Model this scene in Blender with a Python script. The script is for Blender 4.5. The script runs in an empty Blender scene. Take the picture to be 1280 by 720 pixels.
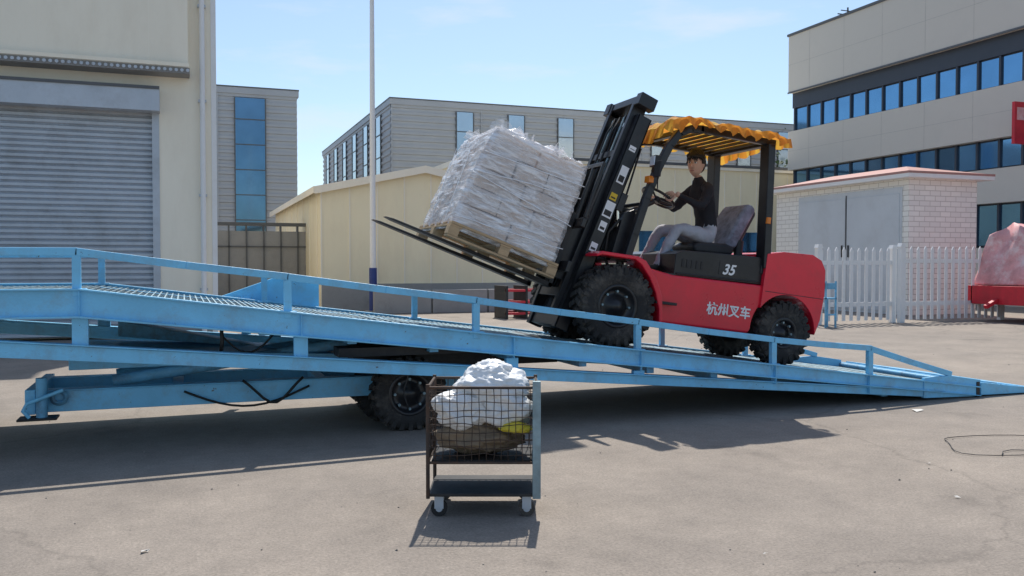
import bpy, bmesh, math, random
from mathutils import Vector, Matrix, noise
random.seed(7)
scene = bpy.context.scene
R = math.radians

# ------------------------------------------------------------------ materials
def mat(name, col, rough=.6, metal=0., var=.12, scale=3., bump=0., bscale=40., dirt=None,
        damt=.35, dscale=1.2, spec=.5, coat=0., stretch=None, chips=None, chscale=16, chth=.66):
    m = bpy.data.materials.new(name); m.use_nodes = True
    nt = m.node_tree; N = nt.nodes; L = nt.links
    b = N['Principled BSDF']
    b.inputs['Metallic'].default_value = metal
    b.inputs['Specular IOR Level'].default_value = spec
    b.inputs['Coat Weight'].default_value = coat
    tc = N.new('ShaderNodeTexCoord')
    src = tc.outputs['Object']
    if stretch:
        mp = N.new('ShaderNodeMapping'); mp.inputs['Scale'].default_value = stretch
        L.new(src, mp.inputs['Vector']); src = mp.outputs['Vector']
    n = N.new('ShaderNodeTexNoise'); n.inputs['Scale'].default_value = scale
    n.inputs['Detail'].default_value = 5; n.inputs['Roughness'].default_value = .65
    L.new(src, n.inputs['Vector'])
    r = N.new('ShaderNodeValToRGB')
    r.color_ramp.elements[0].position = .3; r.color_ramp.elements[1].position = .7
    r.color_ramp.elements[0].color = [max(0, c*(1-var)) for c in col]+[1]
    r.color_ramp.elements[1].color = [min(1, c*(1+var)) for c in col]+[1]
    L.new(n.outputs['Fac'], r.inputs['Fac'])
    out = r.outputs['Color']
    rr = N.new('ShaderNodeMapRange'); rr.inputs['To Min'].default_value = max(.02, rough*.8)
    rr.inputs['To Max'].default_value = min(1, rough*1.25)
    L.new(n.outputs['Fac'], rr.inputs['Value']); L.new(rr.outputs['Result'], b.inputs['Roughness'])
    def layer(out, colr, sc, lo, hi, amt, det=7):
        d = N.new('ShaderNodeTexNoise'); d.inputs['Scale'].default_value = sc
        d.inputs['Detail'].default_value = det; d.inputs['Roughness'].default_value = .75
        L.new(src, d.inputs['Vector'])
        mr = N.new('ShaderNodeMapRange'); mr.inputs['From Min'].default_value = lo
        mr.inputs['From Max'].default_value = hi; mr.inputs['To Max'].default_value = amt
        L.new(d.outputs['Fac'], mr.inputs['Value'])
        mx = N.new('ShaderNodeMixRGB'); mx.inputs['Color2'].default_value = list(colr)+[1]
        L.new(mr.outputs['Result'], mx.inputs['Fac']); L.new(out, mx.inputs['Color1'])
        return mx.outputs['Color']
    if dirt: out = layer(out, dirt, dscale, .48, .72, damt)
    if chips: out = layer(out, chips, chscale, chth, chth+.03, .9, 5)
    L.new(out, b.inputs['Base Color'])
    if bump:
        bn = N.new('ShaderNodeTexNoise'); bn.inputs['Scale'].default_value = bscale
        bn.inputs['Detail'].default_value = 4
        L.new(src, bn.inputs['Vector'])
        bp = N.new('ShaderNodeBump'); bp.inputs['Strength'].default_value = bump
        bp.inputs['Distance'].default_value = .02
        L.new(bn.outputs['Fac'], bp.inputs['Height']); L.new(bp.outputs['Normal'], b.inputs['Normal'])
    return m

BLUE = mat('blue_paint', (.20, .58, .86), .42, 0, .10, 2.5, .15, 60, dirt=(.22, .32, .38), damt=.6, dscale=3.5, chips=(.10, .065, .045), chscale=13, chth=.66)
BLUE2 = mat('blue_paint_worn', (.16, .45, .68), .5, 0, .2, 5, .2, 50, dirt=(.12, .10, .09), damt=.75, dscale=4)
GRATE = mat('grating_steel', (.26, .36, .40), .55, .4, .3, 6, .2, 60, dirt=(.14, .11, .09), damt=.5)
DARK = mat('dark_steel', (.022, .022, .024), .5, .2, .3, 4, .1, 50, dirt=(.09, .08, .07), damt=.35, dscale=3)
RUST = mat('rusty_wire', (.06, .045, .038), .7, .3, .4, 14, .1, 50, dirt=(.16, .07, .03), damt=.6, dscale=9)
BLACKP = mat('black_paint', (.013, .013, .016), .32, 0, .3, 4, .05, 60, dirt=(.07, .065, .06), damt=.35, dscale=2.5)
RED = mat('red_paint', (.78, .012, .04), .28, 0, .08, 2, .03, 80, dirt=(.40, .03, .045), damt=.35, dscale=2.5, coat=.35)
RUBBER = mat('tyre_rubber', (.026, .024, .023), .85, 0, .3, 8, .3, 50, dirt=(.17, .145, .12), damt=.7, dscale=5)
CHROME = mat('chrome_rod', (.7, .7, .7), .15, 1, .05)
WHITEP = mat('white_paint', (.84, .84, .83), .5, 0, .04, 2, .05, 40, dirt=(.55, .51, .45), damt=.35, dscale=2)
LABEL = mat('white_label', (.84, .84, .84), .5, 0, .03)
YELLOWL = mat('yellow_label', (.75, .5, .03), .5, 0, .05)
LAMPG = mat('lamp_glass', (.75, .75, .78), .12, .3, .05)
AMBER = mat('amber_lens', (.75, .22, .02), .2, 0, .05)
CREAM = mat('cream_cladding', (.95, .87, .71), .6, 0, .03, .5, .05, 10, dirt=(.70, .60, .45), damt=.3, dscale=.8, stretch=(1, 1, .35))
CREAM2 = mat('cream_render', (.95, .88, .73), .75, 0, .03, .6, .1, 20, dirt=(.72, .62, .48), damt=.35, dscale=.7, stretch=(1, 1, .3))
CREAM3 = mat('yellow_cream_panel', (.95, .85, .60), .6, 0, .04, .5, .05, 10, dirt=(.70, .57, .38), damt=.3, dscale=.8, stretch=(1, 1, .3))
GREYC = mat('grey_cladding', (.43, .45, .475), .5, .1, .06, .3, 0, 10, dirt=(.30, .30, .30), damt=.2, dscale=.4)
GREYD = mat('dark_grey_trim', (.11, .115, .12), .5, 0, .1)
SHUT = mat('shutter_metal', (.50, .54, .59), .42, .25, .08, 1.2, .05, 30, dirt=(.27, .27, .27), damt=.4, dscale=1.5)
BEIGE = mat('beige_stone', (.66, .62, .55), .7, 0, .05, .5, .06, 20, dirt=(.48, .45, .40), damt=.3, dscale=.5)
CHAR = mat('charcoal_panel', (.045, .055, .075), .45, 0, .1)
GLASS = mat('blue_glass', (.17, .36, .58), .07, .9, .12, .35)
GLASSD = mat('dark_blue_glass', (.11, .21, .32), .08, .85, .2, .3)
GLASSL = mat('pale_glass', (.50, .60, .68), .15, .7, .12, .35)
ROOFG = mat('roof_grey', (.26, .26, .26), .7, 0, .1)
ROOFT = mat('roof_tile', (.44, .23, .20), .7, 0, .15, 4, .3, 20, dirt=(.33, .28, .25), damt=.4)
CONC = mat('concrete_wall', (.33, .33, .325), .85, 0, .12, 1, .2, 20, dirt=(.15, .15, .145), damt=.5, dscale=1)
DOORG = mat('grey_door', (.58, .63, .67), .5, 0, .05, 1, 0, 10, dirt=(.42, .43, .44), damt=.3)
WOOD = mat('pallet_wood', (.48, .33, .19), .8, 0, .25, 6, .3, 50, stretch=(1, 6, 6))
BAG = mat('product_cartons', (.60, .49, .42), .7, 0, .22, 2.2, .2, 20, dirt=(.82, .81, .80), damt=.95, dscale=1.6)
STRAP = mat('strap_tape', (.88, .88, .90), .25, 0, .05)
SKIN = mat('skin', (.60, .38, .28), .5, 0, .06, 8)
HAIR = mat('hair', (.010, .008, .007), .45, 0, .3, 40, .6, 90)
SHIRT = mat('dark_shirt', (.014, .015, .021), .85, 0, .3, 9, .5, 18)
PANTS = mat('grey_trousers', (.42, .43, .48), .85, 0, .12, 7, .6, 14)
SHOE = mat('shoe', (.03, .03, .03), .6, 0, .2)
LIP = mat('lips', (.40, .15, .13), .5)
EYE = mat('eye_dark', (.012, .01, .01), .2)
SEATM = mat('seat_vinyl', (.02, .02, .024), .5, 0, .3, 6, .2, 30)
SEATC = mat('seat_cover', (.20, .22, .28), .8, 0, .5, 9, .4, 20)
WBAG = mat('white_sack', (.86, .86, .85), .35, 0, .05, 5, .8, 9, dirt=(.6, .58, .54), damt=.4, dscale=4)
PINK = mat('pink_tarp', (.70, .34, .34), .5, 0, .25, 2.5, .6, 5, dirt=(.84, .76, .74), damt=.95, dscale=2)
REDM = mat('red_machine', (.62, .02, .04), .4, 0, .12, 3, .05, 30, dirt=(.25, .03, .03), damt=.4)
HOSE = mat('black_hose', (.012, .012, .012), .5)
LEAF = mat('leaf', (.05, .09, .025), .7, 0, .4, 2)
PAPER = mat('litter_paper', (.6, .58, .54), .8, 0, .1)
STONE = mat('gravel_bits', (.24, .22, .195), .9, 0, .3, 30)

def brick_mat():
    m = bpy.data.materials.new('white_brick'); m.use_nodes = True
    nt = m.node_tree; N = nt.nodes; L = nt.links; b = N['Principled BSDF']
    tc = N.new('ShaderNodeTexCoord'); sp = N.new('ShaderNodeSeparateXYZ'); cb = N.new('ShaderNodeCombineXYZ')
    ad = N.new('ShaderNodeMath'); ad.operation = 'ADD'
    L.new(tc.outputs['Object'], sp.inputs[0]); L.new(sp.outputs['X'], ad.inputs[0]); L.new(sp.outputs['Y'], ad.inputs[1])
    L.new(ad.outputs[0], cb.inputs['X']); L.new(sp.outputs['Z'], cb.inputs['Y'])
    br = N.new('ShaderNodeTexBrick'); br.inputs['Scale'].default_value = 1
    br.inputs['Brick Width'].default_value = .42; br.inputs['Row Height'].default_value = .16
    br.inputs['Mortar Size'].default_value = .012
    br.inputs['Color1'].default_value = (.87, .86, .81, 1); br.inputs['Color2'].default_value = (.79, .78, .74, 1)
    br.inputs['Mortar'].default_value = (.56, .54, .50, 1)
    L.new(cb.outputs[0], br.inputs['Vector']); L.new(br.outputs['Color'], b.inputs['Base Color'])
    b.inputs['Roughness'].default_value = .8
    return m
BRICK = brick_mat()

def ground_mat():
    m = bpy.data.materials.new('yard_asphalt'); m.use_nodes = True
    nt = m.node_tree; N = nt.nodes; L = nt.links; b = N['Principled BSDF']
    tc = N.new('ShaderNodeTexCoord')
    def nz(s, d=8, r=.65):
        n = N.new('ShaderNodeTexNoise'); n.inputs['Scale'].default_value = s; n.inputs['Detail'].default_value = d
        n.inputs['Roughness'].default_value = r; L.new(tc.outputs['Object'], n.inputs['Vector']); return n
    big = nz(.16, 6); mid = nz(1.3, 8, .7); fine = nz(55, 4, .8); gr = nz(9, 8, .75)
    r = N.new('ShaderNodeValToRGB'); e = r.color_ramp.elements
    e[0].position = .32; e[0].color = (.215, .186, .160, 1); e[1].position = .68; e[1].color = (.300, .254, .210, 1)
    L.new(big.outputs['Fac'], r.inputs['Fac'])
    def mul(a, n, lo, hi, f0=.3, f1=.7):
        mr = N.new('ShaderNodeMapRange'); mr.inputs['From Min'].default_value = f0; mr.inputs['From Max'].default_value = f1
        mr.inputs['To Min'].default_value = lo; mr.inputs['To Max'].default_value = hi
        L.new(n, mr.inputs['Value'])
        mx = N.new('ShaderNodeVectorMath'); mx.operation = 'SCALE'
        L.new(a, mx.inputs[0]); L.new(mr.outputs['Result'], mx.inputs['Scale']); return mx.outputs['Vector']
    c = mul(r.outputs['Color'], mid.outputs['Fac'], .84, 1.12)
    c = mul(c, gr.outputs['Fac'], .88, 1.10)
    c = mul(c, fine.outputs['Fac'], .68, 1.33)
    wp = nz(1.5, 4)
    mixv = N.new('ShaderNodeMixRGB'); mixv.inputs['Fac'].default_value = .35
    L.new(tc.outputs['Object'], mixv.inputs['Color1']); L.new(wp.outputs['Color'], mixv.inputs['Color2'])
    vo = N.new('ShaderNodeTexVoronoi'); vo.feature = 'DISTANCE_TO_EDGE'; vo.inputs['Scale'].default_value = .28
    L.new(mixv.outputs['Color'], vo.inputs['Vector'])
    c = mul(c, vo.outputs['Distance'], .82, 1., .0, .006)
    st = nz(.75, 5, .55)
    c = mul(c, st.outputs['Fac'], 1., .68, .62, .74)
    L.new(c, b.inputs['Base Color'])
    b.inputs['Roughness'].default_value = .88
    bp = N.new('ShaderNodeBump'); bp.inputs['Strength'].default_value = .5; bp.inputs['Distance'].default_value = .012
    L.new(fine.outputs['Fac'], bp.inputs['Height']); L.new(bp.outputs['Normal'], b.inputs['Normal'])
    return m
GROUND = ground_mat()

def film_mat(name='stretch_film', a0=.22, a1=.88):
    m = bpy.data.materials.new(name); m.use_nodes = True
    nt = m.node_tree; N = nt.nodes; L = nt.links; b = N['Principled BSDF']
    tc = N.new('ShaderNodeTexCoord'); mp = N.new('ShaderNodeMapping'); mp.inputs['Scale'].default_value = (.8, .8, 3.6)
    mp.inputs['Rotation'].default_value = (.45, .55, 0)
    L.new(tc.outputs['Object'], mp.inputs['Vector'])
    n = N.new('ShaderNodeTexNoise'); n.inputs['Scale'].default_value = 3.0; n.inputs['Detail'].default_value = 5
    n.inputs['Roughness'].default_value = .72; n.inputs['Distortion'].default_value = 1.0
    L.new(mp.outputs['Vector'], n.inputs['Vector'])
    mp2 = N.new('ShaderNodeMapping'); mp2.inputs['Scale'].default_value = (1.2, 1.2, 7)
    mp2.inputs['Rotation'].default_value = (-.5, -.6, 0); L.new(tc.outputs['Object'], mp2.inputs['Vector'])
    n3 = N.new('ShaderNodeTexNoise'); n3.inputs['Scale'].default_value = 3.5; n3.inputs['Detail'].default_value = 4
    L.new(mp2.outputs['Vector'], n3.inputs['Vector'])
    mxm = N.new('ShaderNodeMath'); mxm.operation = 'MAXIMUM'; L.new(n.outputs['Fac'], mxm.inputs[0]); L.new(n3.outputs['Fac'], mxm.inputs[1])
    mr = N.new('ShaderNodeMapRange'); mr.inputs['From Min'].default_value = .47; mr.inputs['From Max'].default_value = .66
    mr.inputs['To Min'].default_value = a0; mr.inputs['To Max'].default_value = a1
    L.new(mxm.outputs[0], mr.inputs['Value']); L.new(mr.outputs['Result'], b.inputs['Alpha'])
    b.inputs['Base Color'].default_value = (.92, .92, .94, 1)
    b.inputs['Roughness'].default_value = .16
    b.inputs['Specular IOR Level'].default_value = .9
    bp = N.new('ShaderNodeBump'); bp.inputs['Strength'].default_value = .8; bp.inputs['Distance'].default_value = .03
    L.new(mxm.outputs[0], bp.inputs['Height']); L.new(bp.outputs['Normal'], b.inputs['Normal'])
    return m
FILM = film_mat(); FILM2 = film_mat('loose_stretch_film', .35, .9)

def canopy_mat():
    m = mat('canopy_fabric', (.92, .52, .08), .75, 0, .25, 4, .4, 12, dirt=(.72, .22, .03), damt=.6, dscale=2.5)
    nt = m.node_tree; N = nt.nodes; L = nt.links; b = N['Principled BSDF']
    src = b.inputs['Base Color'].links[0].from_socket
    tc = N.new('ShaderNodeTexCoord'); sp = N.new('ShaderNodeSeparateXYZ'); L.new(tc.outputs['Object'], sp.inputs[0])
    mu = N.new('ShaderNodeMath'); mu.operation = 'MULTIPLY'; mu.inputs[1].default_value = 34; L.new(sp.outputs['Y'], mu.inputs[0])
    sn = N.new('ShaderNodeMath'); sn.operation = 'SINE'; L.new(mu.outputs[0], sn.inputs[0])
    mr = N.new('ShaderNodeMapRange'); mr.inputs['From Min'].default_value = -.1; mr.inputs['From Max'].default_value = .2; mr.inputs['To Max'].default_value = .6
    L.new(sn.outputs[0], mr.inputs['Value'])
    mx2 = N.new('ShaderNodeMixRGB'); mx2.inputs['Color2'].default_value = (.76, .22, .03, 1)
    L.new(mr.outputs['Result'], mx2.inputs['Fac']); L.new(src, mx2.inputs['Color1']); L.new(mx2.outputs['Color'], b.inputs['Base Color'])
    t = N.new('ShaderNodeBsdfTranslucent'); L.new(mx2.outputs['Color'], t.inputs['Color'])
    mx = N.new('ShaderNodeMixShader'); mx.inputs['Fac'].default_value = .5
    out = [x for x in N if x.type == 'OUTPUT_MATERIAL'][0]
    L.new(b.outputs[0], mx.inputs[1]); L.new(t.outputs[0], mx.inputs[2]); L.new(mx.outputs[0], out.inputs['Surface'])
    return m
CANOPY = canopy_mat()

# ------------------------------------------------------------------ mesh builder
class MB:
    def __init__(s): s.v = []; s.f = []; s.m = []; s.s = []; s.mats = []
    def mi(s, m):
        if m not in s.mats: s.mats.append(m)
        return s.mats.index(m)
    def add(s, vs, fs, m, smooth=False):
        o = len(s.v); s.v += [tuple(v) for v in vs]; k = s.mi(m)
        for f in fs: s.f.append([i+o for i in f]); s.m.append(k); s.s.append(smooth)
    def obox(s, c, sx, sy, sz, m, Rm=None):
        c = Vector(c); vs = []
        for z in (-1, 1):
            for x, y in ((-1, -1), (1, -1), (1, 1), (-1, 1)):
                p = Vector((x*sx/2, y*sy/2, z*sz/2))
                if Rm: p = Rm @ p
                vs.append(c+p)
        s.add(vs, [(3, 2, 1, 0), (4, 5, 6, 7), (0, 1, 5, 4), (1, 2, 6, 5), (2, 3, 7, 6), (3, 0, 4, 7)], m)
    def bx(s, x0, x1, y0, y1, z0, z1, m):
        s.obox(((x0+x1)/2, (y0+y1)/2, (z0+z1)/2), abs(x1-x0), abs(y1-y0), abs(z1-z0), m)
    def frame(s, d):
        d = Vector(d).normalized(); up = Vector((0, 0, 1))
        if abs(d.dot(up)) > .98: up = Vector((0, 1, 0)) if abs(d.y) < .9 else Vector((1, 0, 0))
        a = up.cross(d).normalized(); b = d.cross(a).normalized(); return a, b, d
    def beam(s, p1, p2, w, h, m):
        p1 = Vector(p1); p2 = Vector(p2); a, b, d = s.frame(p2-p1)
        vs = []
        for p in (p1, p2):
            for i, j in ((-1, -1), (1, -1), (1, 1), (-1, 1)): vs.append(p+a*i*w/2+b*j*h/2)
        s.add(vs, [(3, 2, 1, 0), (4, 5, 6, 7), (0, 1, 5, 4), (1, 2, 6, 5), (2, 3, 7, 6), (3, 0, 4, 7)], m)
    def cyl(s, p1, p2, r, m, seg=14, r2=None, caps=True):
        p1 = Vector(p1); p2 = Vector(p2); a, b, d = s.frame(p2-p1); r2 = r if r2 is None else r2
        A = [p1+(a*math.cos(t)+b*math.sin(t))*r for t in [2*math.pi*i/seg for i in range(seg)]]
        B = [p2+(a*math.cos(t)+b*math.sin(t))*r2 for t in [2*math.pi*i/seg for i in range(seg)]]
        s.add(A+B, [(i, (i+1) % seg, (i+1) % seg+seg, i+seg) for i in range(seg)], m, True)
        if caps:
            s.add(A, [tuple(reversed(range(seg)))], m); s.add(B, [tuple(range(seg))], m)
    def sweep(s, pts, r, m, seg=8):
        pts = [Vector(p) for p in pts]; rings = []; ref = None
        for i, p in enumerate(pts):
            d = (pts[min(i+1, len(pts)-1)]-pts[max(i-1, 0)]).normalized()
            if ref is None: a, b, _ = s.frame(d)
            else:
                a = (ref-d*ref.dot(d)).normalized(); b = d.cross(a)
            ref = a
            rr = r[i] if isinstance(r, (list, tuple)) else r
            rings.append([p+(a*math.cos(2*math.pi*k/seg)+b*math.sin(2*math.pi*k/seg))*rr for k in range(seg)])
        vs = [v for ring in rings for v in ring]; fs = []
        for i in range(len(pts)-1):
            for k in range(seg):
                fs.append((i*seg+k, i*seg+(k+1) % seg, (i+1)*seg+(k+1) % seg, (i+1)*seg+k))
        fs.append(tuple(reversed(range(seg)))); fs.append(tuple(range((len(pts)-1)*seg, len(pts)*seg)))
        s.add(vs, fs, m, True)
    def prism(s, prof, y0, y1, m, axis='y'):
        n = len(prof)
        def P(a, b, t):
            return (a, t, b) if axis == 'y' else ((t, a, b) if axis == 'x' else (a, b, t))
        vs = [P(a, b, y0) for a, b in prof]+[P(a, b, y1) for a, b in prof]
        fs = [tuple(range(n)), tuple(reversed(range(n, 2*n)))]
        fs += [((i+1) % n, i, i+n, (i+1) % n+n) for i in range(n)]
        s.add(vs, fs, m)
    def lathe(s, prof, c, m, seg=40):
        c = Vector(c); vs = []
        for r, y in prof:
            for k in range(seg):
                t = 2*math.pi*k/seg; vs.append(c+Vector((r*math.cos(t), y, r*math.sin(t))))
        fs = []
        for i in range(len(prof)-1):
            for k in range(seg): fs.append((i*seg+k, i*seg+(k+1) % seg, (i+1)*seg+(k+1) % seg, (i+1)*seg+k))
        s.add(vs, fs, m, True)
    def build(s, name, parent=None, bevel=0, segs=2, recalc=True):
        me = bpy.data.meshes.new(name); me.from_pydata(s.v, [], s.f)
        for m in s.mats: me.materials.append(m)
        for i, p in enumerate(me.polygons): p.material_index = s.m[i]; p.use_smooth = s.s[i]
        if recalc:
            bm = bmesh.new(); bm.from_mesh(me); bmesh.ops.recalc_face_normals(bm, faces=bm.faces[:]); bm.to_mesh(me); bm.free()
        me.update()
        o = bpy.data.objects.new(name, me); scene.collection.objects.link(o)
        if parent: o.parent = parent
        if bevel:
            b = o.modifiers.new('bevel', 'BEVEL'); b.width = bevel; b.segments = segs
            b.limit_method = 'ANGLE'; b.angle_limit = R(35)
        return o

def empty(name, loc=(0, 0, 0), rot=(0, 0, 0), parent=None):
    e = bpy.data.objects.new(name, None); scene.collection.objects.link(e)
    e.location = loc; e.rotation_euler = rot; e.empty_display_size = .3
    if parent: e.parent = parent
    return e

# ------------------------------------------------------------------ ground
g = MB(); g.add([(-400, -200, 0), (500, -200, 0), (500, 700, 0), (-400, 700, 0)], [(0, 1, 2, 3)], GROUND)
g.build('ground')
lt = MB()
for i in range(160):
    d = random.uniform(3.5, 24); a = random.uniform(-.62, .62)
    x = d*(a*.9367+.3502); y = d*(.9367-.3502*a)
    r = random.uniform(.002, .006)*(1+d*.05)
    Rm = Matrix.Rotation(random.uniform(0, 6), 3, (random.random(), random.random(), 1))
    lt.obox((x, y, r*.4), r*random.uniform(1, 2.2), r*1.3, r, STONE, Rm)
for (x, y, s) in ((6.9, 5.5, .07), (7.3, 7.2, .12), (2.9, 3.9, .02), (5.4, 5.2, .04), (8.2, 6.4, .04), (9.6, 9.5, .1), (4.8, 4.4, .02), (-.2, 5.1, .03)):
    lt.add([(x+random.uniform(-s, s), y+random.uniform(-s, s), .006+random.random()*.01) for _ in range(4)], [(0, 1, 2, 3)], PAPER)
lt.build('litter', recalc=False)
w = MB()
w.sweep([(6.55+.55*math.cos(t)+.1*math.sin(3*t), 5.55+.4*math.sin(t), .012) for t in [i*.25 for i in range(28)]], .0035, HOSE, 5)
w.sweep([(6.2+i*.12, 5.25+.12*math.sin(i*.9), .012) for i in range(12)], .0035, HOSE, 5)
w.build('loose_wire')

# ------------------------------------------------------------------ ramp
ramp = empty('loading_ramp', (0, 0, 0))
KX = -.77
def dz(x): return 1.35 if x < KX else 1.25-.13*x
NY, FY = 7.73, 10.08
XL, XE = -3.4, 8.74
def lz(x): return .75-.092*x
m = MB()
for y, sgn in ((NY, 1), (FY, -1)):
    for a, b in ((XL, KX), (KX, XE)):
        za, zb = dz(a), dz(b)
        def seg(y0, y1, t0, t1, mm=BLUE, a=a, b=b, za=za, zb=zb, hb=None):
            m.prism([(a, za-t1), (b, zb-(t1 if b < 8 else min(t1, .1))), (b, zb-(t0 if b < 8 else min(t0, .09))), (a, za-t0)], y0, y1, mm)
        seg(y, y+sgn*.012, .0, .22)
        seg(y-sgn*.045, y+sgn*.03, -.012, .003)
        seg(y-sgn*.045, y+sgn*.03, .205, .222)
    m.prism([(XL, lz(XL)-.055), (8.2, .02), (8.2, .09), (XL, lz(XL)+.075)], y, y+sgn*.07, BLUE)
    m.prism([(XL, lz(XL)+.078), (8.2, .093), (8.2, .105), (XL, lz(XL)+.09)], y-sgn*.03, y+sgn*.09, BLUE)
    for x in (-2.3, KX, .95, 2.9, 4.25, 5.85, 7.1):
        m.bx(x-.06, x+.06, y+sgn*.014, y+sgn*.075, lz(x)+.05, dz(x)-.2, BLUE)
        m.bx(x-.004, x+.004, y-sgn*.04, y, dz(x)-.2, dz(x)-.005, BLUE)
    m.prism([(7.9, .03), (XE, .01), (XE+.02, .2), (8.3, .27), (7.9, .26)], y-sgn*.012, y+sgn*.028, BLUE)
m.build('side_beams', ramp, .006)
m = MB()
rail = [(XL, 1.66), (KX-.02, 1.655), (.84, 1.447), (2.54, 1.222), (4.23, .982), (5.85, .758), (7.14, .625), (8.31, .285)]
for y in (NY+.02, FY-.02):
    for a, b in zip(rail[:-1], rail[1:]):
        mx_, mz_ = (a[0]+b[0])/2, (a[1]+b[1])/2-.006
        m.beam((a[0]-.01, y, a[1]), (mx_, y, mz_), .06, .062, BLUE); m.beam((mx_, y, mz_), (b[0]+.01, y, b[1]), .06, .062, BLUE)
    for x, z in rail[1:-1]+[(-2.4, 1.655)]:
        m.bx(x-.032, x+.032, y-.028, y+.028, dz(x)-.05, z-.028, BLUE)
        m.bx(x-.075, x+.075, y-.034, y+.034, dz(x)-.01, dz(x)+.012, BLUE)
m.build('railings', ramp, .006)
m = MB()
x = XL
while x < XE-.05:
    z = dz(x)-.012
    m.bx(x-.006, x+.006, NY+.04, FY-.04, z-.03, z+random.uniform(-.003, .003), GRATE)
    x += .055
for k in range(24):
    y = NY+.06+k*(FY-NY-.12)/23
    for a, b in ((XL, KX), (KX, XE)):
        m.beam((a, y, dz(a)-.034), (b, y, dz(b)-.034), .012, .03, GRATE)
for k in (NY+.62, NY+1.72):
    m.beam((KX, k, dz(KX)-.02), (XE, k, dz(XE)-.02), .09, .014, BLUE2)
m.build('deck_grating', ramp, recalc=False)
m = MB()
m.prism([(XL, 1.25), (KX, 1.25), (XE, dz(XE)-.09), (XE, dz(XE)-.07), (KX, 1.27), (XL, 1.27)], NY+.05, FY-.05, DARK)  # solid plate added below the open grating to block sun and darken the shadow
x = XL+.3
while x < XE-1.2:
    m.bx(x-.04, x+.04, NY+.06, FY-.06, dz(x)-.22, dz(x)-.075, BLUE2); x += .75
m.build('crossbeams_and_shade_plate', ramp)
m = MB()
m.prism([(XE+.03, .17), (XE+.03, .02), (XE+1.15, .008), (XE+1.15, .03)], NY-.01, FY+.01, BLUE)
m.cyl((XE+.01, NY, .13), (XE+.01, FY, .13), .035, BLUE2)
m.bx(XE-.05, XE+.0, NY-.02, NY+.08, .0, .18, DARK)
for k in range(12):
    m.bx(XE+.08+k*.085, XE+.095+k*.085, NY+.05, FY-.05, .165-.012*k, .182-.012*k, BLUE2)
m.build('toe_flap', ramp, .004)
m = MB()
for y in (8.45, 9.35):
    m.bx(-1.22, 2.9, y-.05, y+.05, .29, .47, BLUE)
    m.bx(-1.22, 2.9, y-.08, y+.08, .47, .482, BLUE)
m.bx(-1.25, -1.17, 8.3, 9.5, .29, .5, BLUE)
m.bx(-.1, 0, 8.5, 9.3, .3, .46, BLUE); m.bx(1.2, 1.3, 8.5, 9.3, .3, .46, BLUE)
m.prism([(-.95, .62), (1.9, .64), (1.9, .66), (-.95, .8)], 8.6, 9.8, BLUE)
m.prism([(-.6, .85), (.7, .7), (.7, .72), (-.6, 1.0)], 9.4, 9.8, BLUE2)
m.prism([(.15, 1.12), (1.45, 1.02), (1.45, 1.40), (1.0, 1.42)], 10.16, 10.22, BLUE)
m.bx(.6, .7, 10.13, 10.16, .5, 1.2, BLUE)
m.cyl((-.6, 8.7, .5), (1.5, 8.7, .78), .055, BLUE2); m.cyl((1.5, 8.7, .78), (2.1, 8.7, .86), .028, CHROME)
m.cyl((-.6, 9.2, .5), (1.5, 9.2, .78), .055, BLUE2)
m.cyl((-1.12, 8.28, .26), (-1.12, 8.28, .60), .045, BLUE2); m.prism([(-1.3, .25), (-1.0, .25), (-1.0, .27), (-1.3, .27)], 8.2, 8.40, DARK)
m.lathe([(.05, -.02), (.075, 0), (.05, .02), (.03, 0), (.05, -.02)], (-1.0, 8.36, .42), BLUE2, 20)
m.sweep([(-.95, 8.22, .5), (-1.22, 8.2, .40), (-1.25, 8.2, .34), (-1.2, 8.2, .28)], .018, BLUE, 8)
m.build('chassis', ramp, .008)
m = MB()
m.sweep([(0+i*.1, 8.36, .42-.16*math.sin(math.pi*i/11)) for i in range(12)], .011, HOSE, 6)
m.sweep([(.5+i*.06, 8.33, .5-.2*math.sin(math.pi*i/9)+.02*math.sin(i)) for i in range(10)], .013, HOSE, 6)
m.sweep([(.3+i*.05, 7.95, .95-.16*math.sin(math.pi*i/9)) for i in range(10)], .009, HOSE, 6)
m.sweep([(.3, 7.9, 1.05), (.31, 7.9, .9), (.29, 7.9, .74)], .016, HOSE, 6)
m.sweep([(1.9+.02*math.sin(i), 7.85, .62-.05*i) for i in range(9)], .008, DARK, 6)
m.build('hoses', ramp)

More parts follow.
